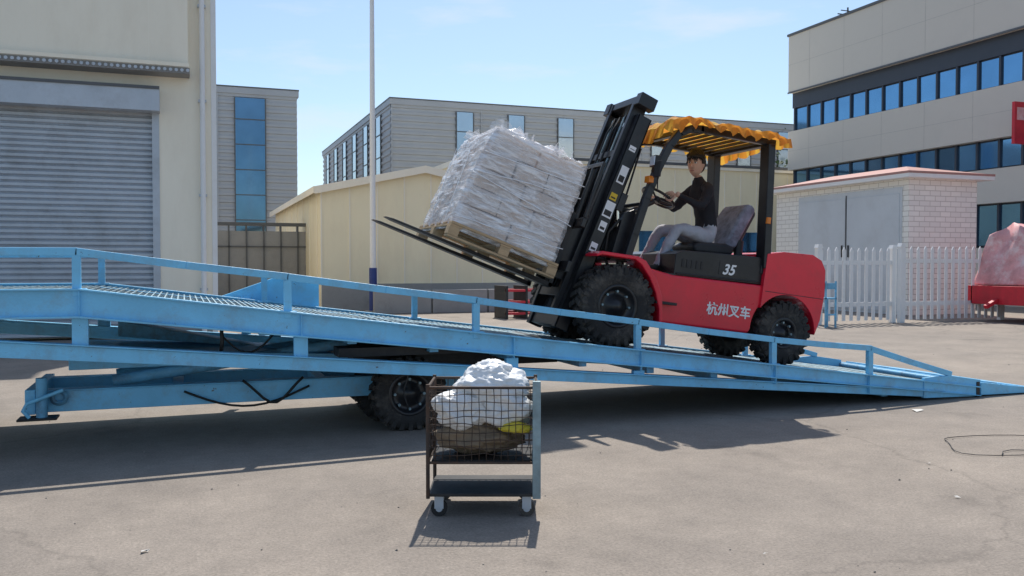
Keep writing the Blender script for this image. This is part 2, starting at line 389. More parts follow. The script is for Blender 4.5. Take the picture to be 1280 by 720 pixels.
def tyre(m, c, Ro, Ri, hw, lug=26, rimmat=BLACKP, out=-1, lugs=True):
    c = Vector(c)
    m.lathe([(Ri, -hw*.86), (Ri+.02, -hw*.96), ((Ro+Ri)/2, -hw*1.04), (Ro*.93, -hw*.97), (Ro*.97, -hw*.82), (Ro*.975, -hw*.3), (Ro*.975, hw*.3),
             (Ro*.97, hw*.82), (Ro*.93, hw*.97), ((Ro+Ri)/2, hw*1.04), (Ri+.02, hw*.96), (Ri, hw*.86)], c, RUBBER, 48)
    if lugs:
        for i in range(lug):
            for sd in (-1, 1):
                t = 2*math.pi*(i+(.25 if sd > 0 else 0)*1)/lug
                Rm = Matrix.Rotation(-t, 3, 'Y') @ Matrix.Rotation(sd*R(22), 3, 'X')
                p = c+Vector((math.cos(t)*(Ro-.005), sd*hw*.48, math.sin(t)*(Ro-.005)))
                m.obox(p, .05, hw*.86, 2*math.pi*Ro/lug*.52, RUBBER, Rm)
                Rm2 = Matrix.Rotation(-t, 3, 'Y')
                m.obox(c+Vector((math.cos(t)*(Ro-.04), sd*hw*.95, math.sin(t)*(Ro-.04))), .075, .03, 2*math.pi*Ro/lug*.45, RUBBER, Rm2)
    o = out
    m.lathe([(Ri+.005, o*hw*.9), (Ri-.012, o*hw*.98), (Ri-.03, o*hw*.85), (Ri-.04, o*hw*.45), (Ri*.55, o*hw*.38), (Ri*.5, o*hw*.55), (Ri*.32, o*hw*.6), (Ri*.28, o*hw*.8), (.0, o*hw*.85)], c, rimmat, 32)
    m.lathe([(Ri+.005, -o*hw*.9), (Ri-.03, -o*hw*.7), (0, -o*hw*.6)], c, rimmat, 24)
    for i in range(8):
        t = 2*math.pi*i/8
        p = c+Vector((math.cos(t)*Ri*.7, o*hw*.4, math.sin(t)*Ri*.7))
        m.cyl(p, p+Vector((0, o*.035, 0)), .014, GRATE, 6)

m = MB()
tyre(m, (1.98, 8.10, .34), .34, .2, .1, 24)
tyre(m, (1.98, 9.75, .34), .34, .2, .1, 24, out=1)
tyre(m, (1.92, 8.62, .34), .34, .2, .1, 24)
m.cyl((1.98, 8.1, .34), (1.98, 9.7, .34), .05, DARK)
m.beam((1.95, 8.85, .36), (2.7, 8.85, .75), .1, .14, DARK); m.beam((1.95, 9.4, .36), (2.7, 9.4, .75), .1, .14, DARK)
m.bx(1.5, 3.6, 8.3, 9.5, .55, .78, DARK); m.bx(1.3, 2.9, 7.9, 8.2, .72, .80, DARK)
m.build('ramp_wheels', ramp)

# ------------------------------------------------------------------ forklift
TH = math.atan(.13)
fk = empty('forklift', (4.244, 8.9, 1.25-.13*4.244), (0, TH, 0))
for nm, c, Ro, Ri, hw, lug, o in (('front_wheel', (-.05, -.56, .415), .42, .225, .145, 26, -1), ('front_wheel_far', (-.05, .56, .415), .42, .225, .145, 26, 1),
                             ('rear_wheel', (2.125, -.52, .348), .348, .175, .11, 22, -1), ('rear_wheel_far', (2.125, .52, .348), .348, .175, .11, 22, 1)):
    m = MB(); tyre(m, c, Ro, Ri, hw, lug, BLACKP, o); m.build(nm, fk)
def arc(cx, cz, r, a0, a1, n=12): return [(cx+r*math.cos(R(a0+(a1-a0)*i/n)), cz+r*math.sin(R(a0+(a1-a0)*i/n))) for i in range(n+1)]
prof = [(.30, .80), (.42, .62)]+[(.50, .44), (.52, .30), (1.66, .30)]+arc(2.116, .36, .43, 182, 118, 8)+[(1.9, .86), (.62, .83), (.30, .87)]
m = MB(); m.prism(prof, -.60, .60, RED); m.build('body', fk, .025, 3)
cw = [(1.78, 1.215), (1.765, .60)]+arc(2.116, .36, .425, 143, 12, 16)+[(2.545, .37), (2.60, .55), (2.625, .85), (2.60, 1.13), (2.53, 1.235), (2.40, 1.285), (2.0, 1.265)]
m = MB(); m.prism(cw, -.63, .63, RED); m.build('counterweight', fk, .07, 5)
m = MB()
m.prism([(1.80, .80), (1.80, .79), (2.60, .79), (2.61, .80)], -.632, -.60, DARK)
m.bx(1.9, 2.4, -.34, .34, .25, .62, DARK); m.cyl((2.116, -.5, .345), (2.116, .5, .345), .06, DARK)
m.cyl((-.05, -.55, .415), (-.05, .55, .415), .13, DARK); m.bx(-.3, .5, -.38, .38, .25, .75, DARK)
m.bx(2.60, 2.66, -.06, .06, .5, .62, DARK)
m.build('axles', fk, .01)
m = MB()
for s in (-1, 1):
    outer = [(-.36, .93), (-.30, .965), (.12, .965), (.22, .93)]+[(.36, .78), (.46, .58), (.50, .36), (.50, .30)]
    inner = [(.46, .30), (.44, .44), (.38, .60), (.29, .75), (.17, .88), (.09, .925), (-.30, .925), (-.36, .90)]
    y0, y1 = (-.70, -.40) if s < 0 else (.40, .70)
    m.prism(outer+inner, y0, y1, RED)
m.build('fenders', fk, .015, 3)
m = MB()
m.bx(.13, .66, -.58, .58, .785, .845, BLACKP)
m.bx(.40, .66, -.68, -.58, .50, .53, DARK); m.bx(.40, .66, .58, .68, .50, .53, DARK)
m.prism([(-.08, .9), (.16, .9), (.25, 1.30), (.14, 1.48), (.02, 1.42)], -.44, .44, BLACKP)
m.bx(.05, .2, -.3, .3, 1.42, 1.5, BLACKP)
for k in range(3):
    m.cyl((.22, .2+k*.06, 1.45), (.34, .2+k*.06, 1.68), .009, CHROME, 8); m.cyl((.34, .2+k*.06, 1.68), (.35, .2+k*.06, 1.72), .022, DARK, 10)
m.cyl((.15, 0, 1.40), (.60, 0, 1.67), .035, BLACKP)
m.sweep([(.0, -.40, 1.35), (-.10, -.36, 1.2), (-.1, -.34, .95), (.02, -.34, .7)], .018, HOSE, 8)
m.build('cowl_and_floor', fk, .015)
m = MB()
m.prism([(.64, .83), (1.775, .865), (1.775, 1.14), (1.72, 1.17), (.74, 1.115), (.64, 1.07)], -.575, .575, BLACKP)
m.prism([(.66, .845), (1.76, .88), (1.76, .90), (.66, .865)], -.588, -.57, DARK)
m.build('hood', fk, .03, 3)
m = MB(); m.bx(1.20, 1.60, -.579, -.577, .91, 1.06, BLACKP)
for k in range(5): m.bx(.72+k*.06, .75+k*.06, -.581, -.574, .93, 1.02, DARK)
m.cyl((1.68, -.2, 1.16), (1.68, -.2, 1.36), .05, DARK); m.bx(1.55, 1.75, .1, .4, 1.15, 1.24, DARK)
m.build('hood_details', fk, .004)
def text(body, loc, size, mt, parent, name, rot=(math.pi/2, 0, 0), shear=0., off=.002):
    c = bpy.data.curves.new(name, 'FONT'); c.body = body; c.size = size; c.extrude = .001; c.shear = shear; c.offset = off
    o = bpy.data.objects.new(name, c); scene.collection.objects.link(o); c.materials.append(mt)
    o.location = loc; o.rotation_euler = rot; o.parent = parent
text('35', (1.24, -.582, .92), .16, LABEL, fk, 'capacity_number', (math.pi/2, R(-1), 0), .3, .004)
text('杭州叉车', (1.08, -.604, .47), .145, LABEL, fk, 'body_lettering', off=.0035)
m = MB()
m.prism([(1.08, 1.14), (1.58, 1.17), (1.60, 1.27), (1.50, 1.30), (1.12, 1.27), (1.04, 1.22)], -.25, .25, SEATM)
m.prism([(1.46, 1.26), (1.62, 1.26), (1.84, 1.74), (1.78, 1.80), (1.70, 1.79), (1.62, 1.66)], -.24, .24, SEATC)
m.prism([(1.50, 1.22), (1.66, 1.22), (1.88, 1.70), (1.84, 1.76)], -.20, .20, SEATM)
m.build('seat', fk, .04, 3)
m = MB()
for s in (-1, 1):
    y = s*.54
    fp = [(.06, .93), (.12, 1.2), (.21, 1.6), (.31, 1.95), (.42, 2.22), (.52, 2.37), (.66, 2.44), (.8, 2.46)]
    for a, b in zip(fp[:-1], fp[1:]):
        d = Vector((b[0]-a[0], 0, b[1]-a[1])).normalized()*.012
        m.beam(Vector((a[0], y, a[1]))-d, Vector((b[0], y, b[1]))+d, .075, .085, BLACKP)
    m.beam((.76, y, 2.46), (1.76, y, 2.475), .075, .075, BLACKP)
    m.beam((1.80, y, 1.05), (1.68, y, 2.45), .09, .165, BLACKP)
    m.bx(1.74, 1.88, y-.05, y+.05, .98, 1.08, BLACKP)
m.bx(.66, .72, -.54, .54, 2.42, 2.48, BLACKP); m.bx(1.64, 1.72, -.54, .54, 2.43, 2.5, BLACKP)
for k in range(8):
    m.bx(.78+k*.115, .80+k*.115, -.52, .52, 2.45, 2.49, BLACKP)
m.bx(.16, .20, -.5, .5, 1.52, 1.56, BLACKP)
m.build('overhead_guard', fk, .012, 2)
m = MB()
for s in (-1, 1):
    m.obox((.23, s*.62, 2.0), .07, .12, .12, DARK); m.obox((.193, s*.62, 2.0), .01, .10, .10, LAMPG)
    m.obox((.19, s*.60, 1.80), .06, .10, .07, AMBER)
    m.beam((.25, s*.54, 1.9), (.23, s*.62, 2.0), .03, .03, DARK)
m.cyl((.30, -.60, 1.72), (.22, -.72, 1.84), .008, DARK, 6); m.obox((.20, -.74, 1.90), .02, .13, .17, DARK)
m.cyl((1.74, -.62, 1.55), (1.74, -.62, 1.62), .03, AMBER, 10)
m.build('lamps_and_mirror', fk, .006)
def canopy():
    nx, ny = 56, 36; X0, X1, Y0, Y1 = .38, 1.86, -.66, .66; vs = []; fs = []
    for i in range(nx+1):
        for j in range(ny+1):
            u, v = i/nx, j/ny; x = X0+(X1-X0)*u; y = Y0+(Y1-Y0)*v
            z = 2.55+.045*math.sin(u*math.pi)*math.sin(v*math.pi)+.060*noise.noise(Vector((x*4, y*4, 1)))+.030*noise.noise(Vector((x*12, y*9, 5)))
            if u < .12: z -= .10*(1-u/.12)**1.5
            vs.append((x+.02*noise.noise(Vector((y*3, 2, 0))), y+.02*noise.noise(Vector((x*3, 7, 0))), z))
    for i in range(nx):
        for j in range(ny):
            a = i*(ny+1)+j; fs.append((a, a+ny+1, a+ny+2, a+1))
    M = MB(); M.add(vs, fs, CANOPY, True)
    edge = [(i, 0) for i in range(nx+1)]+[(nx, j) for j in range(1, ny+1)]+[(i, ny) for i in range(nx-1, -1, -1)]+[(0, j) for j in range(ny-1, -1, -1)]
    ev = []; rows = 4
    for n_, (i, j) in enumerate(edge):
        x, y, z = vs[i*(ny+1)+j]
        nxv = Vector(((i == nx)-(i == 0), (j == ny)-(j == 0), 0))
        if nxv.length: nxv.normalize()
        drop = .06+.055*abs(math.sin(n_*math.pi/6))+.06*noise.noise(Vector((x*3, y*3, 9)))
        if i < 5: drop += .04
        for r in range(rows+1):
            t = r/rows
            off = nxv*(.015+.034*t*math.sin(n_*1.05+2*noise.noise(Vector((x*4, y*4, 0))))+.02*t)
            ev.append((x+off.x, y+off.y, z-drop*t))
    ef = []
    for k in range(len(edge)-1):
        for r in range(rows):
            a = k*(rows+1)+r; ef.append((a, a+rows+1, a+rows+2, a+1))
    M.add(ev, ef, CANOPY, True)
    M.build('canopy', fk, recalc=False)
canopy()
SWC = Vector((.66, 0, 1.72)); SWN = Vector((.45, 0, .893)).normalized(); SWT = Vector((.893, 0, -.45)).normalized(); YH = Vector((0, 1, 0))
m = MB()
ring = [SWC+(YH*math.cos(2*math.pi*i/32)+SWT*math.sin(2*math.pi*i/32))*.20 for i in range(33)]
m.sweep(ring, .016, BLACKP, 8)
for t in (0, 2.1, 4.2): m.cyl(SWC-SWN*.03, SWC+(YH*math.cos(t)+SWT*math.sin(t))*.20, .011, BLACKP, 8)
m.cyl(SWC-SWN*.06, SWC, .04, BLACKP)
m.build('steering_wheel', fk)

mast = empty('mast', (-.634, 0, .422), (0, R(16.2), 0), fk)
carr = empty('lift_carriage', (-.634, 0, .422), (0, R(13.4), 0), fk)
def chan(m, y0, y1, x0, x1, p0, p1, openin, mt):
    t = .022
    if openin > 0: m.bx(x0, x1, y1-t, y1, p0, p1, mt)
    else: m.bx(x0, x1, y0, y0+t, p0, p1, mt)
    m.bx(x0, x0+t, y0, y1, p0+.001, p1-.001, mt); m.bx(x1-t, x1, y0, y1, p0+.001, p1-.001, mt)
m = MB()
for s in (-1, 1):
    a, b = sorted((s*.325, s*.405)); chan(m, a, b, .10, .27, -.28, 2.22, s, BLACKP)
m.bx(.20, .26, -.32, .32, 2.08, 2.2, BLACKP); m.bx(.20, .26, -.32, .32, .95, 1.05, BLACKP); m.bx(.12, .26, -.32, .32, -.26, -.14, BLACKP)
for s in (-1, 1): m.bx(.26, .34, s*.36-.05, s*.36+.05, 1.15, 1.35, BLACKP)
m.build('outer_mast', mast, .006)
m = MB()
for s in (-1, 1):
    a, b = sorted((s*.25, s*.322)); chan(m, a, b, .04, .20, -.12, 2.42, s, BLACKP)
m.bx(.05, .2, -.30, .30, 2.34, 2.43, BLACKP); m.bx(.05, .10, -.26, .26, 1.7, 1.78, BLACKP); m.bx(.05, .10, -.26, .26, .05, .15, BLACKP)
for s in (-1, 1):
    m.bx(.03, .24, s*.37-.07, s*.37+.05, 2.30, 2.44, BLACKP)
m.build('inner_mast', mast, .006)
m = MB()
for s in (-1, 1):
    m.cyl((.21, s*.19, -.15), (.21, s*.19, 1.6), .045, BLACKP); m.cyl((.21, s*.19, 1.6), (.21, s*.19, 2.38), .028, CHROME)
    m.cyl((.12, s*.13-.02, 2.2), (.12, s*.13+.02, 2.2), .055, DARK)
    m.bx(.06, .075, s*.13-.015, s*.13+.015, .5, 2.2, GRATE)
    m.sweep([(.12, s*.07, .1), (.15, s*.07, .8), (.13, s*.06, 1.5), (.10, s*.06, 2.15), (.05, s*.06, 2.2), (.02, s*.06, 2.0), (.03, s*.06, 1.0), (.0, s*.1, .6)], .012, HOSE, 6)
m.sweep([(.30, -.34, 1.9), (.33, -.36, 1.4), (.36, -.37, 1.0), (.5, -.35, .8)], .012, HOSE, 6)
for s in (-1, 1): m.cyl((.28, s*.36, 1.2), (.58, s*.36, .62), .03, CHROME); m.cyl((.43, s*.36, .92), (.70, s*.36, .36), .045, BLACKP)
m.build('lift_cylinders', mast)
m = MB()
m.bx(-.07, -.02, -.56, .56, .28, .40, BLACKP); m.bx(-.07, -.02, -.56, .56, .78, .88, BLACKP)
for s in (-1, 1): m.bx(-.05, .16, s*.24-.02, s*.24+.02, .22, .92, BLACKP)
for y in (-.55, -.33, -.11, .11, .33, .55): m.bx(-.07, -.035, y-.018, y+.018, .88, 1.48, BLACKP)
m.bx(-.07, -.03, -.57, .57, 1.46, 1.51, BLACKP)
m.build('carriage_frame', carr, .008)
m = MB()
for s in (-1, 1):
    y = s*.30
    m.bx(-.125, -.075, y-.07, y+.07, .09, .93, DARK)
    m.prism([(-.075, .09), (-.075, .14), (-1.9, .145), (-1.98, .135), (-1.9, .125)], y-.07, y+.07, DARK)
m.build('forks', carr, .005)
m = MB()
for p0, p1, x0, x1, mt in ((1.42, 1.62, .14, .23, LABEL), (1.02, 1.20, .13, .24, LABEL), (.86, .97, .15, .23, LABEL), (1.22, 1.30, .14, .22, YELLOWL), (.62, .72, .14, .22, LABEL), (1.8, 1.86, .14, .22, LABEL)):
    m.bx(x0, x1, -.4085, -.406, p0, p1, mt)
    m.bx(x0+.012, x1-.012, -.4095, -.4086, p0+.02, p0+(p1-p0)*.45, DARK)
m.build('warning_labels', mast)

# pallet load
pl = empty('wrapped_pallet_load', (0, 0, 0))
bpy.context.view_layer.update()
pl.matrix_world = carr.matrix_world.copy()
LX0 = -1.40
m = MB()
for y in (-.58, -.35, -.12, .12, .35, .58):
    m.bx(LX0, -.19, y-.055, y+.055, .285, .31, WOOD)
for y in (-.57, 0, .57):
    for x in (LX0+.05, -.79, -.24): m.bx(x-.055, x+.055, y-.06, y+.06, .175, .262, WOOD)
for x in (LX0+.06, -.79, -.25): m.bx(x-.06, x+.06, -.63, .63, .263, .283, WOOD)
for y in (-.57, 0, .57): m.bx(LX0, -.19, y-.06, y+.06, .152, .173, WOOD)
m.build('pallet', pl, .003)
m = MB()
def lead(z): t = max(0, (z-.31)/1.06); return LX0+.04+.11*t**2.2
for lay in range(5):
    nx_ = 3 if lay % 2 else 2; z0 = .315+lay*.208; xl = lead(z0+.1); W_ = -.235-xl
    for i in range(nx_):
        for j in range(2):
            wx = W_/nx_; x0 = xl+i*wx; y0 = -.585+j*.59
            m.bx(x0+random.uniform(.003, .014), x0+wx-random.uniform(.003, .014), y0+random.uniform(.0, .012), y0+.575-random.uniform(0, .012), z0, z0+.200, BAG)
m.build('carton_stack', pl, .010, 2)
def film():
    bm = bmesh.new(); bmesh.ops.create_cube(bm, size=1)
    bmesh.ops.subdivide_edges(bm, edges=bm.edges[:], cuts=60, use_grid_fill=True)
    X1, Y0, Y1, Z0, Z1 = -.215, -.60, .60, .22, 1.37
    for v in bm.verts:
        x, y, z = v.co; zz = Z0+(Z1-Z0)*(z+.5); X0 = lead(zz)-.02
        p = Vector(((X0+X1)/2+x*(X1-X0), (Y0+Y1)/2+y*(Y1-Y0), zz))
        c = Vector(((X0+X1)/2, (Y0+Y1)/2, p.z))
        k = max(0, abs(x)-.47)*max(0, abs(y)-.47)*20*2
        p = c+(p-c)*(1-k)
        lz_ = ((p.z-.315) % .208)/.208; cling = .006*(1-abs(2*lz_-1)**3)
        def ridge(a, sc, ph):
            q = (p.x+p.y)*math.cos(a)+p.z*math.sin(a); r_ = -(p.x+p.y)*math.sin(a)+p.z*math.cos(a)
            return max(0, .16-abs(noise.noise(Vector((q*1.3, r_*sc, ph)))))/.16
        cr = ridge(.5, 6, 1.)+ridge(-.45, 7, 5.)+.5*ridge(.15, 13, 9.)
        d = Vector(((abs(x) > .499)*math.copysign(1, x), (abs(y) > .499)*math.copysign(1, y), 0))
        if d.length: d.normalize(); p += d*(cling+.007*cr)
        if z > .49:
            e_ = 1-max(abs(x), abs(y))*2
            p.z += (.04*noise.noise(Vector((p.x*3.1, p.y*3.1, 2)))+.09*abs(noise.noise(Vector((p.x*7, p.y*7, 7)))))*min(1, .35+e_*5)
        if z < -.49: p.z += .03
        v.co = p
    for f in list(bm.faces):
        if f.calc_center_median().z < .265 and abs(f.normal.z) > .7: bm.faces.remove(f)
    me = bpy.data.meshes.new('film'); bm.to_mesh(me); bm.free()
    me.materials.append(FILM)
    for p in me.polygons: p.use_smooth = True
    o = bpy.data.objects.new('stretch_film_wrap', me); scene.collection.objects.link(o); o.parent = pl
film()
m = MB()
for k in range(28):
    cx, cy = random.uniform(-1.22, -.3), random.uniform(-.5, .5); a = random.uniform(0, 6.28); L_ = random.uniform(.1, .28)
    vs = []; n = 6
    for i in range(n+1):
        for j in range(3):
            t = i/n
            vs.append((cx+math.cos(a)*L_*(t-.5)+random.uniform(-.015, .015), cy+math.sin(a)*L_*(t-.5)+random.uniform(-.015, .015), 1.36+.08*math.sin(t*math.pi)*(j/2)*random.uniform(.6, 1.4)+.03*j))
    m.add(vs, [(i*3+j, i*3+j+1, i*3+j+4, i*3+j+3) for i in range(n) for j in range(2)], FILM2, True)
for zz, sl in ((.42, .10), (.78, -.12), (1.12, .08), (.95, .16)):
    pts = []
    for i in range(25):
        t = i/24; x = lead(zz)-.035+t*(-.20-lead(zz)+.035); pts.append((x, -.622+.004*math.sin(i*1.3), zz+sl*(t-.5)+.012*noise.noise(Vector((t*5, zz*9, 0)))))
    m.sweep(pts, [.003+.003*abs(math.sin(i*.7)) for i in range(25)], STRAP, 6)
for yy in (-.28, .30):
    m.bx(lead(.8)-.05, lead(.8)-.046, yy-.006, yy+.006, .3, 1.2, STRAP)
m.build('loose_film', pl, recalc=False)

# ------------------------------------------------------------------ driver
drv = empty('forklift_driver', (0, 0, 0)); drv.matrix_world = fk.matrix_world.copy()
def skin_obj(name, verts, edges, radii, root=0, sub=2):
    me = bpy.data.meshes.new(name); me.from_pydata(verts, edges, [])
    o = bpy.data.objects.new(name, me); scene.collection.objects.link(o)
    md = o.modifiers.new('skin', 'SKIN'); md.use_smooth_shade = True
    for i, r in enumerate(radii):
        sv = me.skin_vertices[0].data[i]; sv.radius = (r, r) if not isinstance(r, tuple) else r
        sv.use_root = (i == root)
    sb = o.modifiers.new('sub', 'SUBSURF'); sb.levels = sub; sb.render_levels = sub
    dg = bpy.context.evaluated_depsgraph_get(); dg.update()
    me2 = bpy.data.meshes.new_from_object(o.evaluated_get(dg))
    bpy.data.objects.remove(o)
    o2 = bpy.data.objects.new(name, me2); scene.collection.objects.link(o2)
    for p in me2.polygons: p.use_smooth = True
    return o2
V = {}
names = []; verts = []; radii = []
def J(n, p, r): V[n] = len(verts); verts.append(p); radii.append(r)
J('pelvis', (1.36, 0, 1.38), (.15, .125)); J('belly', (1.34, 0, 1.54), (.14, .11)); J('chest', (1.27, 0, 1.76), (.165, .12))
J('upchest', (1.21, 0, 1.89), (.13, .095)); J('neckb', (1.175, 0, 1.98), .062); J('neck', (1.14, 0, 2.07), .056)
for s, n in ((-1, 'n'), (1, 'f')):
    J('cl'+n, (1.20, s*.12, 1.915), .075); J('sh'+n, (1.19, s*.205, 1.895), .073)
    el = (1.06, s*.29, 1.66) if s < 0 else (1.04, s*.28, 1.66)
    J('ua'+n, (1.14, s*.25, 1.79), .066); J('el'+n, el, .054)
    J('fa'+n, (.95, s*.275, 1.70), .049); J('wr'+n, (.80, s*.25, 1.745), .031); J('pm'+n, (.735, s*.245, 1.765), (.028, .04))
    J('hip'+n, (1.29, s*.105, 1.34), .108); J('th'+n, (1.08, s*.15, 1.37), .095)
    J('kn'+n, (.84, s*.19, 1.39), .072); J('cf'+n, (.76, s*.195, 1.21), .064); J('an'+n, (.64, s*.20, .965), .046)
    J('he'+n, (.62, s*.20, .905), .042); J('toe'+n, (.47, s*.215, .885), .038)
E = [('pelvis', 'belly'), ('belly', 'chest'), ('chest', 'upchest'), ('upchest', 'neckb'), ('neckb', 'neck')]
for n in 'nf':
    E += [('upchest', 'cl'+n), ('cl'+n, 'sh'+n), ('sh'+n, 'ua'+n), ('ua'+n, 'el'+n), ('el'+n, 'fa'+n), ('fa'+n, 'wr'+n), ('wr'+n, 'pm'+n), ('pelvis', 'hip'+n),
          ('hip'+n, 'th'+n), ('th'+n, 'kn'+n), ('kn'+n, 'cf'+n), ('cf'+n, 'an'+n), ('an'+n, 'he'+n), ('he'+n, 'toe'+n)]
body = skin_obj('body', verts, [(V[a], V[b]) for a, b in E], radii)
body.parent = drv
me = body.data; me.materials.clear()
for mt in (SHIRT, PANTS, SKIN, SHOE): me.materials.append(mt)
def segd(p, a, b):
    a = Vector(a); b = Vector(b); ab = b-a; t = max(0, min(1, (p-a).dot(ab)/ab.length_squared)); return (p-a-ab*t).length
regions = {}
for a, b in E:
    k = 0
    if a[:2] in ('wr',): k = 2
    if b == 'neck': k = 2
    if a[:3] == 'hip' or a[:2] in ('th', 'kn', 'cf') or b[:3] == 'hip': k = 1
    if a[:2] in ('an', 'he'): k = 3
    regions[(a, b)] = k
for p in me.polygons:
    c = p.center
    best = min(E, key=lambda e: segd(c, verts[V[e[0]]], verts[V[e[1]]])-.5*(radii[V[e[0]]][0] if isinstance(radii[V[e[0]]], tuple) else radii[V[e[0]]]))
    k = regions[best]
    if k == 0 and c.z < 1.40 and best[0] == 'pelvis': k = 1
    p.material_index = k
for v in me.vertices:
    c = v.co
    if c.z < 2.0 and c.x > .83 or (c.z < 1.5 and c.z > .98):
        v.co += v.normal*(.014*noise.noise(c*11)+.009*noise.noise(c*24))
for s in (-1, 1):
    C = SWC+YH*s*.20
    pm = Vector((.735, s*.245, 1.765))
    for i, (off, ln) in enumerate(((-.045, .95), (-.017, 1.05), (.012, 1.), (.038, .82))):
        b0 = pm+SWT*(off*.6)+SWN*.004-Vector((.01, 0, 0)); T = SWT*(off+.02)
        pts = [b0, C+T+YH*s*.02+SWN*.036, C+T-YH*s*.018*ln+SWN*.030, C+T-YH*s*.032*ln-SWN*.002, C+T-YH*s*.015-SWN*.026]
        f = skin_obj('finger_%d' % (i+1), [tuple(p) for p in pts], [(0, 1), (1, 2), (2, 3), (3, 4)], [.013, .0125, .0115, .0105, .009], 0, 1)
        f.data.materials.clear(); f.data.materials.append(SKIN); f.parent = drv
    pts = [pm+SWT*.02-SWN*.015, C+SWT*.055+YH*s*.025-SWN*.012, C+SWT*.03-YH*s*.005-SWN*.026, C+SWT*.005-YH*s*.02-SWN*.022]
    f = skin_obj('thumb', [tuple(p) for p in pts], [(0, 1), (1, 2), (2, 3)], [.016, .0145, .0125, .010], 0, 1)
    f.data.materials.clear(); f.data.materials.append(SKIN); f.parent = drv
HC = Vector((1.105, 0, 2.185)); head = empty('head_pivot', HC, (0, R(-6), R(34)), drv)
def headshape(p, grow=0):
    x, y, z = p
    sx, sy, sz = .118, .094, .148
    if z < 0:
        k = -z; sy *= 1-.30*k**1.5; sx *= 1-.10*k
    q = Vector((x*sx, y*sy, z*sz))
    if x < 0 and z < .35: q.x *= .93
    if x > 0 and z < -.2: q.x *= 1-.45*min(1, (-z-.2)*1.5)
    if x < -.5 and z < -.55: q.x -= .014
    if x < -.6 and -.05 < z < .22: q.x += .007*math.exp(-((abs(y)-.35)/.2)**2)
    return q
bm = bmesh.new(); bmesh.ops.create_uvsphere(bm, u_segments=40, v_segments=28, radius=1)
for v in bm.verts: v.co = headshape(v.co)
hm = bpy.data.meshes.new('head'); bm.to_mesh(hm); bm.free(); hm.materials.append(SKIN)
for p in hm.polygons: p.use_smooth = True
ho = bpy.data.objects.new('head', hm); scene.collection.objects.link(ho); ho.parent = head
def blob(M, c, r, mt, seg=10):
    vs = []; fs = []
    for i in range(seg+1):
        for j in range(seg):
            t = math.pi*i/seg; a = 2*math.pi*j/seg
            vs.append((c[0]+r[0]*math.sin(t)*math.cos(a), c[1]+r[1]*math.sin(t)*math.sin(a), c[2]+r[2]*math.cos(t)))
    for i in range(seg):
        for j in range(seg): fs.append((i*seg+j, i*seg+(j+1) % seg, (i+1)*seg+(j+1) % seg, (i+1)*seg+j))
    M.add(vs, fs, mt, True)
m = MB()
m.sweep([(-.106, 0, .02), (-.120, 0, -.012), (-.132, 0, -.036), (-.116, 0, -.048)], [.007, .010, .015, .008], SKIN, 8)
for s in (-1, 1):
    blob(m, (-.119, s*.011, -.042), (.011, .010, .008), SKIN)
    blob(m, (-.093, s*.036, .010), (.016, .016, .008), LABEL); blob(m, (-.104, s*.036, .010), (.006, .008, .0075), EYE)
    m.sweep([(-.102, s*.018, .010+.009), (-.106, s*.036, .021), (-.094, s*.054, .016)], .0028, HAIR, 6)
    m.sweep([(-.102, s*.016, .034), (-.105, s*.036, .041), (-.090, s*.056, .034)], .0048, HAIR, 6)
    blob(m, (.005, s*.092, -.005), (.022, .010, .036), SKIN)
m.sweep([(-.098, -.026, -.082), (-.110, 0, -.079), (-.098, .026, -.082)], .0055, LIP, 6)
m.build('face_features', head)
bm = bmesh.new(); bmesh.ops.create_uvsphere(bm, u_segments=72, v_segments=52, radius=1)
rm = []
for v in bm.verts:
    x, y, z = v.co
    t = (x+.55)/1.1
    line = .34 if x < -.55 else (.34-.90*t if x < .55 else -.56)
    if abs(y) > .75 and -.35 < x < .1: line = max(-.05, line-.25)
    if z < line+.06*noise.noise(Vector((x*9, y*9, 0))): rm.append(v)
    q = headshape(v.co)
    n_ = noise.noise(v.co*5)*.06+noise.noise(v.co*13)*.06+abs(noise.noise(v.co*24))*.05
    v.co = q*(1.13+n_+.13*max(0, z))+Vector((0, 0, .004))
bmesh.ops.delete(bm, geom=rm, context='VERTS')
hm = bpy.data.meshes.new('hair'); bm.to_mesh(hm); bm.free(); hm.materials.append(HAIR)
for p in hm.polygons: p.use_smooth = True
ho = bpy.data.objects.new('hair', hm); scene.collection.objects.link(ho); ho.parent = head
sd = ho.modifiers.new('sol', 'SOLIDIFY'); sd.thickness = .012
m = MB()
for k in range(110):
    a = random.uniform(-1.35, 1.35); z0 = .088+random.uniform(0, .035)
    st = Vector((-.092*math.cos(a), .084*math.sin(a), z0)); out = Vector((-math.cos(a), math.sin(a)*.8, 0))
    m.sweep([st, st+out*.018+Vector((0, random.uniform(-.012, .012), -.012)), st+out*(.018)+Vector((0, random.uniform(-.015, .015), -.05+random.uniform(-.01, .012)))], [.010, .008, .002], HAIR, 5)
m.build('fringe', head)

# ------------------------------------------------------------------ buildings
def ribbed(m, a0, a1, z0, z1, c, pitch, depth, mt, face='-y'):
    prof = []; z = z0
    while z < z1:
        prof += [(0, z), (0, min(z1, z+pitch*.45)), (depth, min(z1, z+pitch*.55)), (depth, min(z1, z+pitch*.95))]; z += pitch
    vs = []; n = len(prof)
    for t in (a0, a1):
        for d, z in prof: vs.append((t, c-d, z) if face == '-y' else (c-d, t, z))
    m.add(vs, [(i, i+1, i+1+n, i+n) for i in range(n-1)], mt)

